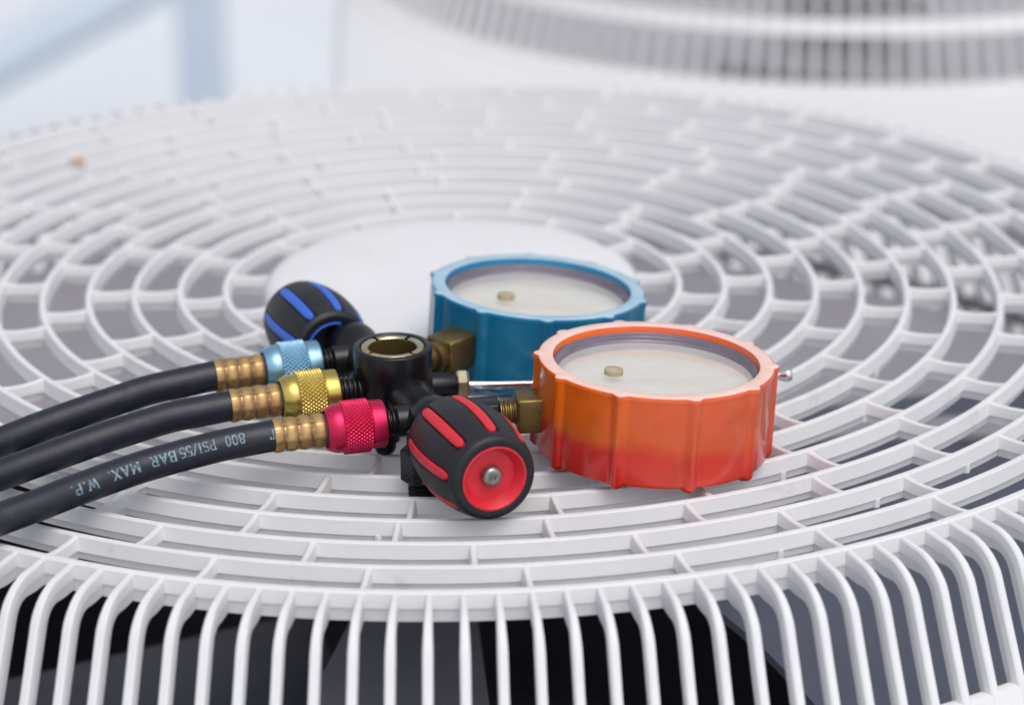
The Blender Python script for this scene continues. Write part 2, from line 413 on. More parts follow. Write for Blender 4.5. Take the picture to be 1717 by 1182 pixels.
# moulded ejector pins on ring walls
pb = MB(); pb.lathe([(.001, -.26), (.065, -.27), (.08, -.30), (.08, -.45), (.001, -.455)], 12)
pm = pb.mesh('moulded_pin', M_white)
for k, a in ((9, -6.2), (8, 31.), (7, 47.5), (10, 33.8), (11, 22.6), (10, 44.), (6, 60.)):
    put('moulded_pin', pm, guard, Matrix.Rotation(math.radians(a), 4, 'Z') @ Matrix.Translation((0, -(RK(k)+.05)*S, 0)))
# dry speck caught on the far left of the guard
b = MB(); vs = []
for i in range(7):
    t = i/6; w = .16*math.sin(PI*t)**.7+.01; z = .06+.10*math.sin(PI*t)
    vs += [((t-.5)*.42, -w, z+.06), ((t-.5)*.42, 0, z), ((t-.5)*.42, w, z+.05)]
b.add(vs, [(i*3+k, i*3+k+1, i*3+k+4, i*3+k+3) for i in range(6) for k in range(2)])
b.add([(x, y, z-.015) for x, y, z in vs], [(i*3+k, i*3+k+1, i*3+k+4, i*3+k+3)[::-1] for i in range(6) for k in range(2)])
o = put('dried_leaf', b.mesh('dried_leaf', M_rust, True), world=Matrix.Translation(Vector((-9.32, 8.99, 0))*S))
o['label'] = 'tiny brown scrap of dried leaf caught on the far left of the guard'; o['category'] = 'leaf'
# ------------------------------------------------------------------ second unit
unit2 = copy_tree(unit)
for c in C.objects:
    if c.parent is unit2 and c.name.startswith('fan.'): c.rotation_euler = (0, 0, math.radians(150)); c.location.z -= 3.5*S; c.scale = (1.11, 1.11, 1)
unit2.location = Vector((16.3, 61.8, -52.1))*S; unit2.rotation_euler = (0, 0, math.radians(1.3))
unit2['label'] = 'second white condenser unit behind, its guard skirt blurred at upper right'
unit['label'] = 'nearer white condenser unit whose round ribbed fan guard carries the gauges and hoses'

# ------------------------------------------------------------------ background post and pipe
post = MB(); post.box(-1.75, 1.75, -1.75, 1.75, 0, 66); post.box(-3.2, 3.2, -3.2, 3.2, 0, .8)
p = put('steel_post', post.mesh('steel_post', M_steel_blue, True, 30, bevel=.15), world=Matrix.Translation(Vector((-18.6, 156.2, -52))*S))
p['label'] = 'blurred blue-grey square post standing upright behind the guard at upper left'; p['category'] = 'post'
pp = MB(); A = Vector((-47.9, 188.7, -50)); B = Vector((-20.8, 262.7, -50))
pp.lathe([(2.3, 0), (2.3, (B-A).length)], 24, caps=True)
p = put('pipe', pp.mesh('pipe', M_steel_blue, True), world=frame(A, B-A))
p['label'] = 'blurred blue-grey pipe lying slantwise across the pale roof at far upper left'; p['category'] = 'pipe'

# ------------------------------------------------------------------ manifold
AX = Vector((.371, -.928, 0)).normalized()
BX = Vector((AX.y*-1, AX.x, 0)).normalized()        # to the gauges (right / back)
BX = Vector((.928, .371, 0)).normalized()
MC = Vector((-1.18, -8.70, .95))
Zv = Vector((0, 0, 1))
man = thing('manifold', 'black gauge manifold with striped knobs and a blue and an orange gauge on the guard', 'gauge manifold', (MC.x, MC.y, 0))
nodeR = Vector((-.50, -10.42, .95)); nodeB = Vector((-1.80, -7.15, .95))
b = MB()
# axial body: stems, valve chests, necks flowing into the sight-glass housing
prof = [(.001, -3.5), (.24, -3.5), (.24, -2.95), (.34, -2.9), (.34, -2.62), (.50, -2.5), (.53, -2.2), (.50, -1.95), (.44, -1.75), (.42, -1.3), (.47, -1.05), (.42, -.8), (.38, -.6),
        (.38, .6), (.42, .8), (.47, 1.05), (.42, 1.3), (.44, 1.75), (.50, 1.95), (.53, 2.2), (.50, 2.5), (.34, 2.62), (.34, 2.9), (.24, 2.95), (.24, 3.5), (.001, 3.5)]
b.lathe(prof, 40, frame(MC/1, AX).copy().to_3x3().to_4x4() if False else None)
fm = frame((0, 0, 0), AX)
body = put('valve_body', b.mesh('valve_body', M_black, True, 50), man, frame(MC, AX))
# sight-glass housing (vertical cylinder)
b = MB(); b.lathe([(.001, -.62), (.62, -.62), (.70, -.5), (.765, -.3), (.765, .77), (.755, .80), (.735, .815), (.65, .815), (.635, .80), (.635, .35), (.001, .35)], 64)
sg = put('sight_glass_port', b.mesh('sight_glass_port', M_black, True, 40), man, frame(MC, Zv))
b = MB()
slots = [math.radians(a) for a in (128, 58, -47, -140)]
n = 128
def inslot(a): return any(abs((a-s+PI) % (2*PI)-PI) < .06 for s in slots)
def ring_r(a, r, z, j):
    return r
vs = []; fs = []
for i in range(n):
    a = 2*PI*i/n; sl = inslot(a); zt = .66 if sl else .80
    for r, z in ((.62, .45), (.62, zt-.02), (.60, zt), (.495, zt), (.475, zt-.02), (.475, zt-.05), (.48, zt-.055), (.485, zt-.06)):
        vs.append((r*math.cos(a), r*math.sin(a), z))
for i in range(n):
    j = (i+1) % n
    for q in range(7): fs.append((i*8+q, j*8+q, j*8+q+1, i*8+q+1))
b.add(vs, fs); put('brass_ring', b.mesh('brass_ring', M_brass_br, True, 35), sg, frame(MC, Zv))
b = MB(); b.lathe([(.001, .18), (.40, .18), (.42, .24), (.42, .30), (.468, .32), (.468, .745), (.50, .75), (.50, .60), (.615, .60), (.615, .40)], 48); put('glass_window', b.mesh('glass_window', M_bore, True, 50), sg, frame(MC, Zv))
# thread helper
def thread_prof(r, z0, z1, pitch=.085, d=.05):
    n = max(2, int(abs(z1-z0)/pitch)); out = []
    st = (z1-z0)/n
    for i in range(n):
        z = z0+st*i; out += [(r-d, z), (r, z+st*.35), (r, z+st*.55), (r-d, z+st*.9)]
    return out
# hose ports (black, threaded) toward the left, from each node
DIRS = {'red': Vector((-3.38+.50, -11.17+10.42, -.02)).normalized(),
        'yellow': Vector((-4.27+1.18, -9.60+8.70, -.03)).normalized(),
        'blue': Vector((-4.69+1.80, -8.02+7.15, -.03)).normalized()}
NODE = {'red': nodeR, 'yellow': MC.copy(), 'blue': nodeB}
for c in DIRS:
    b = MB(); b.lathe([(.30, .0), (.30, .62), (.27, .64)] + thread_prof(.27, .66, 1.02) + [(.001, 1.03)], 32)
    if c == 'yellow':
        b = MB(); b.lathe([(.32, .0), (.32, .74), (.28, .76)] + thread_prof(.29, .77, 1.25) + [(.001, 1.26)], 32)
    put('hose_port', b.mesh('hose_port', M_thread, True, 40), man, frame(NODE[c], DIRS[c]))
# red-side gauge block, square bar with rounded end
def box_mesh(name, m, L, w, h, bev=.06):
    b = MB(); b.box(-h/2, h/2, -w/2, w/2, 0, L); return b.mesh(name, m, True, 50, bevel=bev)

# gauges -----------------------------------------------------------
def gauge(which, base, nrm, R, H, boot_m, off, nut_pt, node, plug_xy, ndl):
    nrm = Vector(nrm).normalized()
    W = frame(base, nrm, (1, 0, 0))
    bp = [math.radians(off+36*k) for k in range(10)]
    def rf(a, r, z, j):
        # a is polar from +x; bump angles are measured from -y towards +x
        t = a + PI/2; bump = 0
        for q in bp:
            d = abs((t-q+PI) % (2*PI)-PI)*R
            if d < .13: bump = max(bump, .062*math.sqrt(max(0, 1-(d/.13)**2)))
        return r
    n = 360; ri = R-.26
    prof = [(R-.55, .0, 0), (R-.10, .0, .0), (R-.03, .03, .5), (R+.0, .10, 1), (R+.0, H-.16, 1), (R+.02, H-.10, 1), (R+.03, H-.05, 1), (R+.02, H-.015, 1), (R-.02, H, .7),
            (ri+.04, H, 0), (ri+.01, H-.012, 0), (ri, H-.04, 0), (ri-.015, H-.20, 0), (ri-.02, H-.45, 0)]
    vs = []; fs = []; k = len(prof)
    for i in range(n):
        a = 2*PI*i/n; t = a+PI/2; bump = 0
        for q in bp:
            d = abs((t-q+PI) % (2*PI)-PI)*R
            if d < .15: bump = max(bump, .095*(math.cos(d/.15*PI)*.5+.5)**.55)
        for r, z, w in prof:
            dz = -.085*(bump/.095) if z < .12 and r > R-.2 else 0
            vs.append(((r+bump*w)*math.cos(a), (r+bump*w)*math.sin(a), z+dz))
    for i in range(n):
        j = (i+1) % n
        for q in range(k-1): fs.append((i*k+q, j*k+q, j*k+q+1, i*k+q+1))
    fs.append(tuple(i*k for i in range(n))[::-1])
    b = MB(); b.add(vs, fs)
    g = put('pressure_gauge', b.mesh('pressure_gauge', boot_m, True, 40), man, W, label=which)
    # top edge of the boot, a thin pale skin with the sky's sheen painted in
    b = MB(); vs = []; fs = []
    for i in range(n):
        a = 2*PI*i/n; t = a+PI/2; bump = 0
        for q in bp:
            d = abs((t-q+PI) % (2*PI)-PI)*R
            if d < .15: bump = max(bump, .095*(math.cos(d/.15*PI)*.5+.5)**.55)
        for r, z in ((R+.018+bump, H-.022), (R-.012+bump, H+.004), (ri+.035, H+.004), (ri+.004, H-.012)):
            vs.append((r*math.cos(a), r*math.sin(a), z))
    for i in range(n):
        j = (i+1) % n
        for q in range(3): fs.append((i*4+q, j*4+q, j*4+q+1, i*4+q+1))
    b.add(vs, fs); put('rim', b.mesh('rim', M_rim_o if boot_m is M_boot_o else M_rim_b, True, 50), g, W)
    b = MB(); b.lathe([(ri-.012, H-.15), (ri-.02, H-.13), (ri-.034, H-.125), (ri-.044, H-.14), (ri-.05, H-.20), (ri-.062, H-.21), (ri-.068, H-.27), (ri-.085, H-.285), (ri-.095, H-.32), (ri-.14, H-.332), (ri-.16, H-.46)], 128)
    put('bezel', b.mesh('bezel', M_bezel), g, W)
    b = MB(); b.lathe([(.001, H-.435), (ri-.13, H-.435)], 96); put('dial_face', b.mesh('dial_face', M_dial), g, W)
    b = MB(); b.lathe([(.001, H-.305), (ri-.6, H-.307), (ri-.10, H-.318)], 96); put('lens', b.mesh('lens', M_lens), g, W)
    b = MB(); px, py = plug_xy
    b.lathe([(.001, .115), (.15, .115), (.175, .10), (.18, .08), (.18, .055), (.172, .05), (.18, .045), (.18, .0)], 32, Matrix.Translation((px, py, H-.31)))
    put('screw_plug', b.mesh('screw_plug', M_plug, True, 35), g, W)
    a = ndl; b = MB(); ca, sa = math.cos(a), math.sin(a)
    def P(u, v, z): return (u*ca - v*sa, u*sa + v*ca, z)
    z = H-.425
    b.add([P(-.5, -.035, z), P(1.35, -.008, z), P(1.35, .008, z), P(-.5, .035, z), P(-.5, -.035, z+.015), P(1.35, -.008, z+.015), P(1.35, .008, z+.015), P(-.5, .035, z+.015)],
          [(0, 1, 2, 3), (4, 5, 6, 7), (0, 1, 5, 4), (2, 3, 7, 6), (1, 2, 6, 5), (0, 3, 7, 4)])
    b.lathe([(.001, z+.035), (.12, z+.03), (.14, z-.01)], 24)
    put('needle', b.mesh('needle', M_needle, False), g, W)
    # printed scale ticks on the dial
    b = MB(); zz = H-.432
    for q in range(61):
        t = math.radians(-135+270*q/60+ndl*0); r0 = (ri-.34 if q % 5 else ri-.46); r1 = ri-.24; w = .008
        c, s = math.cos(t+PI/2), math.sin(t+PI/2)
        b.add([(r0*c - w*s, r0*s + w*c, zz), (r1*c - w*s, r1*s + w*c, zz), (r1*c + w*s, r1*s - w*c, zz), (r0*c + w*s, r0*s - w*c, zz)], [(0, 1, 2, 3)])
    put('scale_marks', b.mesh('scale_marks', M_tick, False), g, W)
    # brass nut square on the boot, stub into the block
    gc = Vector(base) + nrm*(.95-base[2]) ; gc = Vector((base[0], base[1], nut_pt[2]))
    d = (gc - Vector(nut_pt)); d.z = 0; d.normalize()
    side = Vector((-d.y, d.x, 0))
    b = MB(); b.box(-.34, .34, -.34, .34, -.27, .62)
    put('brass_nut', b.mesh('brass_nut', M_brass, True, 50, bevel=.05), g, frame(nut_pt, d))
    return g, d
M_tick = mat('pale_scale_print', srgb(196, 194, 186), .6)  # pale grey for the dial ticks
OB = (3.73, -9.98, .08); 
gR, dR = gauge('red-orange rubber-booted pressure gauge', OB, (.058, .030, 1), 2.22, 1.80, M_boot_o, -21, (1.42, -10.20, .97), nodeR, (-.80, -.08), math.radians(8))
BB = (1.62, -5.15, -.03)
gB, dB = gauge('blue rubber-booted pressure gauge', BB, (.075, .030, 1), 2.16, 1.70, M_boot_b, 3, (-.12, -7.02, .98), nodeB, (-.64, .0), math.radians(8))
# stubs from the valve chests to the gauges
nutR = Vector((1.42, -10.20, .97)); dirR = (nutR-nodeR).normalized(); LR = (nutR-nodeR).length
b = MB(); b.box(-.27, .27, -.27, .27, .25, LR-.58)
put('gauge_port', b.mesh('gauge_port', M_black, True, 50, bevel=.07), man, frame(nodeR, dirR))
b = MB(); b.lathe([(.2, LR-.66)] + thread_prof(.245, LR-.6, LR-.24, .075, .04) + [(.2, LR-.1)], 32)
put('brass_thread', b.mesh('brass_thread', M_brass, True, 40), man, frame(nodeR, dirR))
nutB = Vector((-.12, -7.02, .98)); dirB = (nutB-nodeB).normalized(); LB = (nutB-nodeB).length
b = MB(); b.lathe([(.001, .2), (.30, .2), (.30, LB-.75), (.27, LB-.7)], 32)
put('gauge_port', b.mesh('gauge_port', M_black, True, 50), man, frame(nodeB, dirB))
b = MB(); b.lathe([(.22, -.9), (.22, -.5), (.30, -.46), (.31, -.3), (.27, -.2)], 32)
put('brass_thread', b.mesh('brass_thread', M_brass, True, 40), man, frame(nutB, dB))
# plugs below: small rounded foot and the hex service port with its thread hanging through the guard
b = MB(); b.lathe([(.001, -.93), (.10, -.925), (.17, -.88), (.21, -.78), (.215, -.70), (.225, -.68), (.225, -.64), (.30, -.62), (.30, -.2), (.001, -.19)], 40)
put('foot_plug', b.mesh('foot_plug', M_black, True, 50), man, frame(Vector((-1.33, -10.06, 1.0)), Zv))
hx = Vector((-.60, -11.46, 0))
b = MB(); b.lathe([(.001, .10), (.36, .10), (.42, .16), (.42, .74), (.36, .80), (.3, .81), (.3, 1.1), (.001, 1.1)], 6)
put('service_port', b.mesh('service_port', M_black, False), man, frame(hx, Zv, (math.cos(.1), math.sin(.1), 0)))
b = MB(); b.lathe([(.27, .16)] + thread_prof(.29, .09, -.46, .085, .045) + [(.22, -.5), (.001, -.5)], 36)
put('port_thread', b.mesh('port_thread', M_thread, True, 40), man, frame(hx, Zv))
b = MB(); b.lathe([(.26, -.3), (.26, 1.0)], 24, caps=True)
put('port_elbow', b.mesh('port_elbow', M_black, True, 50), man, frame(hx+Vector((0, 0, .84)), (nodeR-hx-Vector((0, 0, .84)))))

# knobs ------------------------------------------------------------
def knob(which, origin, direction, colm, phase, sc=1.):
    W = frame(origin, direction) @ Matrix.Scale(sc, 4)
    def rad(z):
        P = [(0, .70), (.05, .775), (.3, .845), (.6, .89), (.95, .915), (1.25, .91), (1.6, .875), (1.9, .82), (2.06, .78), (2.13, .745), (2.15, .70)]
        for (a, ra), (b_, rb) in zip(P, P[1:]):
            if z <= b_: 
                t = (z-a)/(b_-a); return ra+(rb-ra)*t
        return .70
    # catmull-smoothed radius
    def rs(z): 
        return (rad(max(0, z-.08))+rad(z)*2+rad(min(2.15, z+.08)))/4 if .1 < z < 2.0 else rad(z)
    zs = [0, .02, .05, .085, .10, .12, .25] + [.25+1.6*i/14 for i in range(1, 14)] + [1.85, 1.935, 1.95, 1.98, 2.02, 2.06, 2.10, 2.13, 2.145, 2.15]
    prof = [(.60, -.0)] 
    n = 320; vs = []; fs = []
    st = [phase+PI/4*k for k in range(8)]
    def groove(a, z):
        g = 0
        for s in st:
            d = abs((a-s+PI) % (2*PI)-PI)*.9
            if d < .135: g = 1 if d < .105 else (1-(d-.105)/.03)
        return g if .10 <= z <= 1.945 else 0
    def facet(a):
        # slightly flattened black pads between the stripes
        d = ((a-phase) % (PI/4))/(PI/4)-.5
        return -.02*(1-4*d*d) + .0
    k = len(zs)
    for i in range(n):
        a = 2*PI*i/n
        for z in zs:
            r = rs(z) - .05*groove(a, z)
            if .1 < z < 2.0:
                d = abs((((a-phase) % (PI/4))/(PI/4))-.5)*2     # 1 at stripe, 0 mid pad
                if d > .62 : r -= .018*((d-.62)/.38)
            vs.append((r*math.cos(a), r*math.sin(a), z))
    for i in range(n):
        j = (i+1) % n
        for q in range(k-1): fs.append((i*k+q, j*k+q, j*k+q+1, i*k+q+1))
    b = MB(); b.add(vs, fs)
    # front rim face and back rim face
    b.lathe([(.70, 2.15), (.61, 2.155), (.585, 2.14)], 96)
    b.lathe([(.70, 0), (.60, -.005), (.555, .015)], 96)
    kn = put('valve_knob', b.mesh('valve_knob', M_blk_grip, True, 42), man, W, label=which)
    # stripes
    b = MB(); rings = []
    N = 18; z0, z1 = .115, 1.93
    for i in range(N+1):
        z = z0+(z1-z0)*i/N; e = min(z-z0, z1-z); w = .096*math.sqrt(max(.12, min(1, 1-(1-min(1, e/.07))**2)))
        r = rs(z)
        lift = .0 if 0 < i < N else -.01
        rings.append([((r-.07)*math.cos(-w/.9), (r-.07)*math.sin(-w/.9), z), ((r-.012+lift)*math.cos(-w/.9), (r-.012+lift)*math.sin(-w/.9), z),
                      ((r+.006+lift)*math.cos(-w/.9*.75), (r+.006+lift)*math.sin(-w/.9*.75), z), ((r+.010+lift), 0, z),
                      ((r+.006+lift)*math.cos(w/.9*.75), (r+.006+lift)*math.sin(w/.9*.75), z),
                      ((r-.012+lift)*math.cos(w/.9), (r-.012+lift)*math.sin(w/.9), z), ((r-.07)*math.cos(w/.9), (r-.07)*math.sin(w/.9), z)])
    b.sweep(rings); sme = b.mesh('stripe', colm, True, 50)
    for s in st: put('stripe', sme, kn, W @ Matrix.Rotation(s, 4, 'Z'))
    # coloured cup in the front, ring in the back opening
    b = MB(); b.lathe([(.595, 2.13), (.59, 2.158), (.56, 2.162), (.535, 2.13), (.48, 2.02), (.44, 1.95), (.001, 1.93)], 96)
    put('end_cup', b.mesh('end_cup', colm, True, 50), kn, W)
    b = MB(); b.lathe([(.565, .02), (.555, -.012), (.525, -.015), (.515, .02), (.50, .5)], 96)
    put('back_ring', b.mesh('back_ring', colm, True, 50), kn, W)
    b = MB(); b.lathe([(.50, .1), (.50, .55), (.001, .56)], 48)
    put('stem_well', b.mesh('stem_well', M_dark, True, 50), kn, W)
    b = MB(); b.lathe([(.001, 2.06), (.05, 2.06), (.06, 2.10), (.10, 2.115), (.15, 2.10), (.185, 2.05), (.19, 1.93)], 40)
    put('screw', b.mesh('screw', M_screw, True, 40), kn, W)
    return kn
kR = knob('soft black valve knob with red stripes and red hollow front', MC+AX*2.82, AX, M_red, -.10, 1.045)
kB = knob('soft black valve knob with blue stripes', MC-AX*2.80+Vector((-.19, -.45, -.05)), -AX, M_blue, .25)

# central bolt and chrome hanging hook
hk0 = Vector((-.35, -8.02, .62))
b = MB(); b.lathe([(.001, -.3), (.27, -.3), (.27, .42), (.25, .45), (.001, .45)], 40)
hd = Vector((1, .10, -.02)).normalized()
put('hook_boss', b.mesh('hook_boss', M_black, True, 50), man, frame((-.42, -8.10, .68), hd))
b = MB(); b.lathe([(.001, 0), (.26, 0), (.30, .04), (.30, .20), (.26, .25), (.001, .25)], 6)
put('hook_nut', b.mesh('hook_nut', M_brass_br, False), man, frame((.03, -8.05, .67), hd))

# ------------------------------------------------------------------ tubes
def smooth_path(P, sub=10):
    P = [Vector(p) for p in P]; Q = [P[0]*2-P[1]]+P+[P[-1]*2-P[-2]]; out = []
    for i in range(1, len(Q)-2):
        for s in range(sub):
            t = s/sub; a, b_, c, d = Q[i-1], Q[i], Q[i+1], Q[i+2]
            out.append(.5*((2*b_)+(c-a)*t+(2*a-5*b_+4*c-d)*t*t+(3*b_-a-3*c+d)*t**3))
    out.append(P[-1]); return out
def tube(b, pts, r, n=20, capends=True):
    rings = []; up = Vector((0, 0, 1)); t0 = (pts[1]-pts[0]).normalized(); x = (up-t0*up.dot(t0)).normalized()
    for i, p in enumerate(pts):
        t = (pts[min(i+1, len(pts)-1)]-pts[max(i-1, 0)]).normalized()
        x = (x-t*x.dot(t)).normalized(); y = t.cross(x)
        rr = r(i) if callable(r) else r
        rings.append([tuple(p+x*rr*math.cos(2*PI*k/n)+y*rr*math.sin(2*PI*k/n)) for k in range(n)])
    b.sweep(rings, capends)
b = MB()
hp = smooth_path([(.1, -8.02, .67), (.7, -7.93, .62), (1.6, -7.72, .54), (2.6, -7.58, .47), (3.73, -7.50, .42), (5.2, -7.42, .46), (6.35, -7.36, .50), (6.72, -7.34, .51)], 8)
N_ = len(hp)
tube(b, hp, lambda i: .082 if i < N_-8 else 0.082+.06*math.sin(min(1, (i-(N_-8))/5)*PI/2)*(1 if i < N_-2 else (.8 if i == N_-2 else .35)), 20)
put('hanging_hook', b.mesh('hanging_hook', M_chrome, True, 60), man)

# ------------------------------------------------------------------ hoses
ZR = .352
def hose(color, label, colm, path):
    node, d = NODE[color], DIRS[color]
    ferr_end = node + d*3.12
    hz = thing('charging_hose', label, 'hose', (ferr_end.x, ferr_end.y, 0), 'charging hoses screwed to the manifold')
    sh = {'red': -.06, 'yellow': .20, 'blue': -.02}[color]
    W = frame(node, d) @ Matrix.Translation((0, 0, (.925*.07+sh)*S)) @ Matrix.Diagonal((1, 1, .93, 1))
    # coupling (knurled), local z from .9 to 2.15
    b = MB()
    b.lathe([(.29, .93), (.43, .925), (.45, .945), (.455, .97), (.455, 1.20), (.44, 1.225), (.472, 1.24)], 96)       # collar
    nz, na = 52, 320; z0, z1 = 1.24, 1.80; NK = 40
    vs = []; fs = []
    for i in range(na):
        a = 2*PI*i/na
        for j in range(nz+1):
            z = z0+(z1-z0)*j/nz
            u = (a*NK/(2*PI) + z*NK/(2*PI*.5)*.71) % 1; v = (a*NK/(2*PI) - z*NK/(2*PI*.5)*.71) % 1
            h = min(1-abs(2*u-1), .72)+min(1-abs(2*v-1), .72)
            e = min(1, j/2, (nz-j)/2)
            r = .470 + .028*h*e
            vs.append((r*math.cos(a), r*math.sin(a), z))
    k = nz+1
    for i in range(na):
        j2 = (i+1) % na
        for j in range(nz): fs.append((i*k+j, j2*k+j, j2*k+j+1, i*k+j+1))
    b.add(vs, fs)
    b.lathe([(.472, 1.80), (.455, 1.82), (.462, 1.86), (.455, 1.95), (.43, 2.03), (.39, 2.12), (.37, 2.135), (.345, 2.12), (.335, 2.0), (.001, 1.98)], 96)
    put('coupling', b.mesh('coupling', colm, True, 24), hz, W)
    b = MB(); b.lathe([(.30, 1.98), (.30, 2.24)], 32); put('rubber_collar', b.mesh('rubber_collar', M_dark), hz, W)
    # ferrule
    b = MB(); n = 64; prof = []
    zf0, zf1 = 2.14, 3.20; L = zf1-zf0
    for j in range(49):
        t = j/48; z = zf0+L*t
        w = abs(math.sin(PI*(t*3.75+.0)))**.55 
        r = .286 + .056*w
        if t < .02 : r = .30
        prof.append((r, z))
    prof = [(.25, zf0)]+prof+[(.312, zf1), (.28, zf1+.004)]
    def rfac(a, r, z, j):
        m = 8; q = ((a*m/(2*PI)) % 1)-.5
        f = math.cos(PI/m)/math.cos(q*2*PI/m)
        return r*(.3+.7*f) + .0015*math.cos(q*2*PI)
    b.lathe(prof, n, rfun=rfac); fe = put('ferrule', b.mesh('ferrule', M_ferrule, True, 50), hz, W)
    # crimp dents, darker, in the grooves between the bulges
    b = MB()
    for gq in (1, 2, 3):
        z = zf0+L*gq/3.75
        for m in range(8):
            a = 2*PI*(m+.5)/8; da = .21; r = .309
            vs = [((r*math.cos(a+s*da)), (r*math.sin(a+s*da)), z+zz) for s in (-1, 0, 1) for zz in (-.032, .032)]
            b.add(vs, [(0, 2, 3, 1), (2, 4, 5, 3)])
    put('crimp_dents', b.mesh('crimp_dents', M_ferrule_d, False), fe, W)
    # hose
    P0 = node+d*(2.98+sh)
    pts = smooth_path([P0, P0+d*.15]+[Vector(p) for p in path], 12)
    b = MB(); tube(b, pts, .297, 28); put('rubber_hose', b.mesh('rubber_hose', M_rubber, True, 60), hz)
    return hz, pts
hB, ptsB = hose('blue', 'black hose with pale blue knurled coupling and brass ferrule, farthest from the viewer', M_c_blue,
     [(-5.37, -8.23, 0.86), (-5.94, -8.41, 0.80), (-6.53, -8.72, 0.72), (-7.15, -9.03, 0.62), (-7.91, -9.47, 0.50), (-8.64, -10.01, 0.40), (-9.75, -10.95, .33), (-11.2, -12.4, .33), (-12.9, -14.5, -.5), (-14.0, -16.1, -3), (-14.9, -17.4, -6.9), (-18, -23, -7.12)])
hY, ptsY = hose('yellow', 'black hose with gold knurled coupling and brass ferrule, middle of the three', M_c_gold,
     [(-4.85, -9.77, 0.88), (-5.45, -9.98, 0.84), (-6.36, -10.48, 0.74), (-6.96, -10.77, 0.64), (-7.69, -11.22, 0.54), (-8.40, -11.72, 0.46), (-9.5, -12.65, .38), (-10.9, -14.1, .25), (-12.0, -15.6, -1.0), (-12.8, -17.1, -4.4), (-13.4, -18.4, -6.9), (-16, -23.4, -7.12)])
hR, ptsR = hose('red', 'black hose with crimson knurled coupling and pale printed lettering, nearest of the three', M_c_red,
     [(-4.01, -11.34, 0.89), (-4.56, -11.52, 0.84), (-5.72, -12.04, 0.72), (-6.80, -12.74, 0.60), (-7.54, -13.31, 0.52), (-8.12, -13.75, 0.47), (-9.2, -14.65, .38), (-10.4, -15.9, -.15), (-11.3, -17.2, -2.6), (-12, -18.6, -6.4), (-15, -23.4, -7.12)])

# ------------------------------------------------------------------ lettering: slab-serif strokes bent onto the hose
SERIF = .13; TH = .13
def arc(cx, cy, rx, ry, a0, a1, n=9):
    return [(cx+rx*math.cos(math.radians(a0+(a1-a0)*i/n)), cy+ry*math.sin(math.radians(a0+(a1-a0)*i/n))) for i in range(n+1)]
def sf(x, y, w=SERIF): return [(x-w, y), (x+w, y)]
G = {
 'T': (.70, [[(.35, 0), (.35, 1)], [(0, 1), (.7, 1)], [(.03, 1), (.03, .80)], [(.67, 1), (.67, .80)], sf(.35, 0)]),
 '8': (.55, [arc(.27, .75, .2, .23, 0, 360, 16), arc(.27, .26, .25, .26, 0, 360, 16)]),
 '0': (.55, [arc(.27, .5, .23, .5, 0, 360, 18)]),
 'P': (.62, [[(.12, 0), (.12, 1)], sf(.12, 0), [(0, 1), (.35, 1)], arc(.35, .74, .25, .26, 90, -90), [(.35, .48), (.12, .48)]]),
 'S': (.52, [arc(.26, .75, .22, .24, 30, 270, 10)+arc(.26, .25, .24, .26, 90, -150, 10)]),
 'I': (.34, [[(.17, 0), (.17, 1)], sf(.17, 0), sf(.17, 1)]),
 '/': (.40, [[(0, -.05), (.4, 1.05)]]),
 '5': (.52, [[(.48, 1), (.08, 1), (.06, .56)], arc(.25, .32, .25, .32, 130, -150, 12)]),
 'B': (.64, [[(.12, 0), (.12, 1)], [(0, 1), (.36, 1)], arc(.36, .76, .2, .24, 90, -90), [(.36, .52), (.12, .52)], arc(.36, .26, .25, .26, 90, -90), [(.36, 0), (0, 0)]]),
 'A': (.74, [[(.08, 0), (.37, 1), (.66, 0)], [(.2, .34), (.54, .34)], sf(.08, 0, .11), sf(.66, 0, .11)]),
 'R': (.70, [[(.12, 0), (.12, 1)], sf(.12, 0), [(0, 1), (.36, 1)], arc(.36, .75, .22, .25, 90, -90), [(.36, .5), (.12, .5)], [(.34, .5), (.6, 0), (.72, 0)]]),
 'M': (.88, [[(.12, 0), (.12, 1), (.44, .25), (.76, 1), (.76, 0)], sf(.12, 0, .11), sf(.76, 0, .11), [(0, 1), (.12, 1)], [(.76, 1), (.88, 1)]]),
 'X': (.70, [[(.08, 0), (.62, 1)], [(.08, 1), (.62, 0)], sf(.08, 0, .10), sf(.62, 0, .10), sf(.08, 1, .10), sf(.62, 1, .10)]),
 'W': (.98, [[(.08, 1), (.28, 0), (.49, .8), (.70, 0), (.90, 1)], sf(.08, 1, .10), sf(.90, 1, .10)]),
 '.': (.26, [[(.1, .0), (.1, .12)]]),
 'k': (.6, [[(.1, 0), (.1, 1)], [(.1, .35), (.5, .7)], [(.25, .45), (.55, 0)]]), 'a': (.5, [arc(.25, .28, .2, .27, 0, 360, 12), [(.47, 0), (.47, .55)]]), 'c': (.45, [arc(.25, .28, .2, .27, 50, 310, 10)]),
}
def strokes(word):
    x = 0; out = []
    for ch in word:
        w, st = G[ch]
        for pl in st: out.append([(x+a, b_) for a, b_ in pl])
        x += w+.16
    return out, x-.16
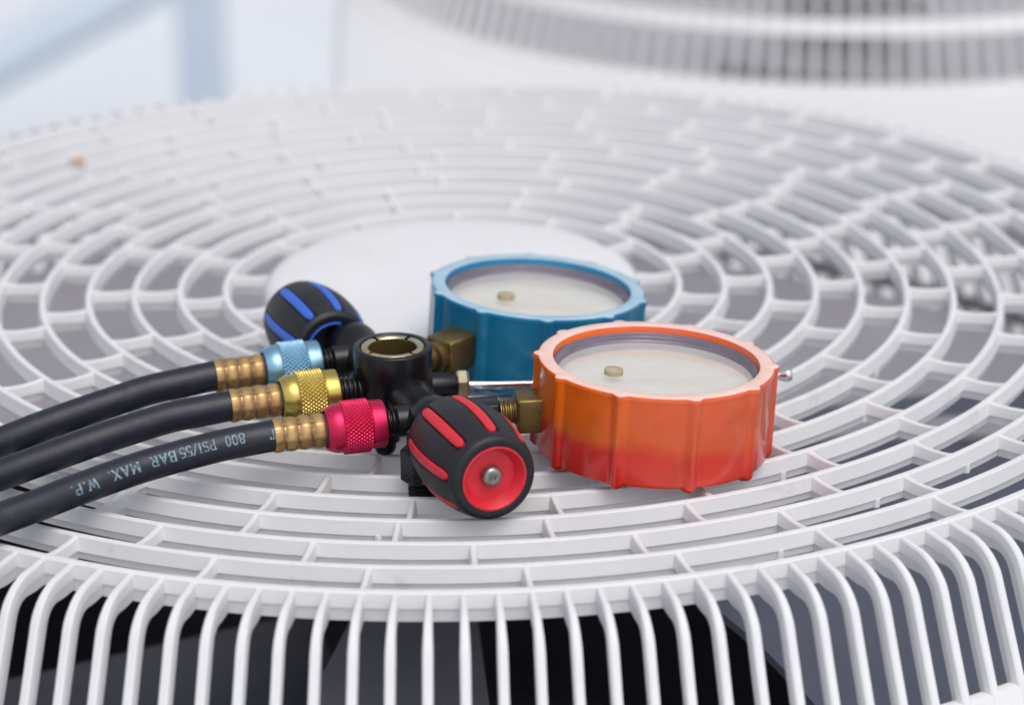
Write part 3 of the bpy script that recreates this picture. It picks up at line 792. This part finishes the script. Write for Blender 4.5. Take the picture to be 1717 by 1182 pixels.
def letter_quads(word, height, th=TH):
    out = []; st, w = strokes(word)
    for pl in st:
        for (x0, y0), (x1, y1) in zip(pl, pl[1:]):
            L = math.hypot(x1-x0, y1-y0)
            if L < 1e-6: continue
            ux, uy = (x1-x0)/L, (y1-y0)/L; t = th/2 * (1.25 if abs(uy) > .5 else .7)
            e = t*.5; n = max(1, int(L/.25))
            for i in range(n):
                a = -e+(L+2*e)*i/n; c = -e+(L+2*e)*(i+1)/n
                q = [(x0+ux*a-uy*t, y0+uy*a+ux*t), (x0+ux*c-uy*t, y0+uy*c+ux*t), (x0+ux*c+uy*t, y0+uy*c-ux*t), (x0+ux*a+uy*t, y0+uy*a-ux*t)]
                out.append([(X*height, Y*height) for X, Y in q])
    return out, w*height
def project_px(p):
    d = p-CAM; z = d.dot(Fw); return 858.5+F_PX*d.dot(R2)/z, 591-F_PX*d.dot(U2)/z
def bend_on_hose(pts, r, word, px_start, px_end, tilt):
    seg = [0]
    for a, c in zip(pts, pts[1:]): seg.append(seg[-1]+(c-a).length)
    def at(s):
        for i in range(len(seg)-1):
            if s <= seg[i+1]:
                t = (s-seg[i])/(seg[i+1]-seg[i]); return pts[i].lerp(pts[i+1], t), (pts[min(i+2, len(pts)-1)]-pts[max(0, i-1)]).normalized()
        return pts[-1], (pts[-1]-pts[-2]).normalized()
    def s_of(px):
        lo, hi = 0, seg[-1]*.6
        for _ in range(40):
            m = (lo+hi)/2
            if project_px(at(m)[0])[0] > px: lo = m
            else: hi = m
        return lo
    s0, s1 = s_of(px_start), s_of(px_end)
    qs, w = letter_quads(word, 1.0); h = .185; sx = (s1-s0)/w
    b = MB(); vs = []; fs = []
    for q in qs:
        for X, Y in q:
            c, T = at(s0+X*sx)
            V = (CAM-c); N = (V-T*V.dot(T)).normalized(); Uq = T.cross(N)
            if Uq.z < 0: Uq = -Uq
            ph = tilt - (Y-.5)*h/r
            vs.append(tuple(c+(N*math.cos(ph)+Uq*math.sin(ph))*(r+.004)))
        o = len(vs)-4; fs.append((o, o+1, o+2, o+3))
    b.add(vs, fs)
    put('lettering', b.mesh('lettering', M_print, False), hR)
bend_on_hose(ptsR, .297, 'T', 460.5, 449, .12)
bend_on_hose(ptsR, .297, '800', 407, 375, .18)
bend_on_hose(ptsR, .297, 'PSI/55', 357, 297, .16)
bend_on_hose(ptsR, .297, 'BAR', 290, 246, .10)
bend_on_hose(ptsR, .297, 'MAX.', 227, 173, .06)
bend_on_hose(ptsR, .297, 'W.P.', 155, 109, -.02)
# small stamped letters on the hex
fx = Vector((-.2, -.98, 0)).normalized()
q1, w1 = letter_quads('B', .17); q2, w2 = letter_quads('ack', .11)
b = MB(); 
def flatq(qs, ox, oy):
    for q in qs: b.add([(ox+X, oy+Y, 0) for X, Y in q], [(0, 1, 2, 3)])
flatq(q1, 0, 0); flatq(q2, .15, -.01)
hexm = frame(hx, Zv, (math.cos(.1), math.sin(.1), 0))
ang = math.radians(270); 
fn = hexm.to_3x3() @ Vector((math.cos(ang), math.sin(ang), 0)); fx_ = Zv.cross(fn)
Wl = Matrix((fx_, Zv, fn)).transposed().to_4x4(); Wl.translation = (hx + fn*(.42*math.cos(PI/6)+.004) + Zv*.2 - fx_*.05)*S
put('stamped_letters', b.mesh('stamped_letters', M_print, False), man, Wl)
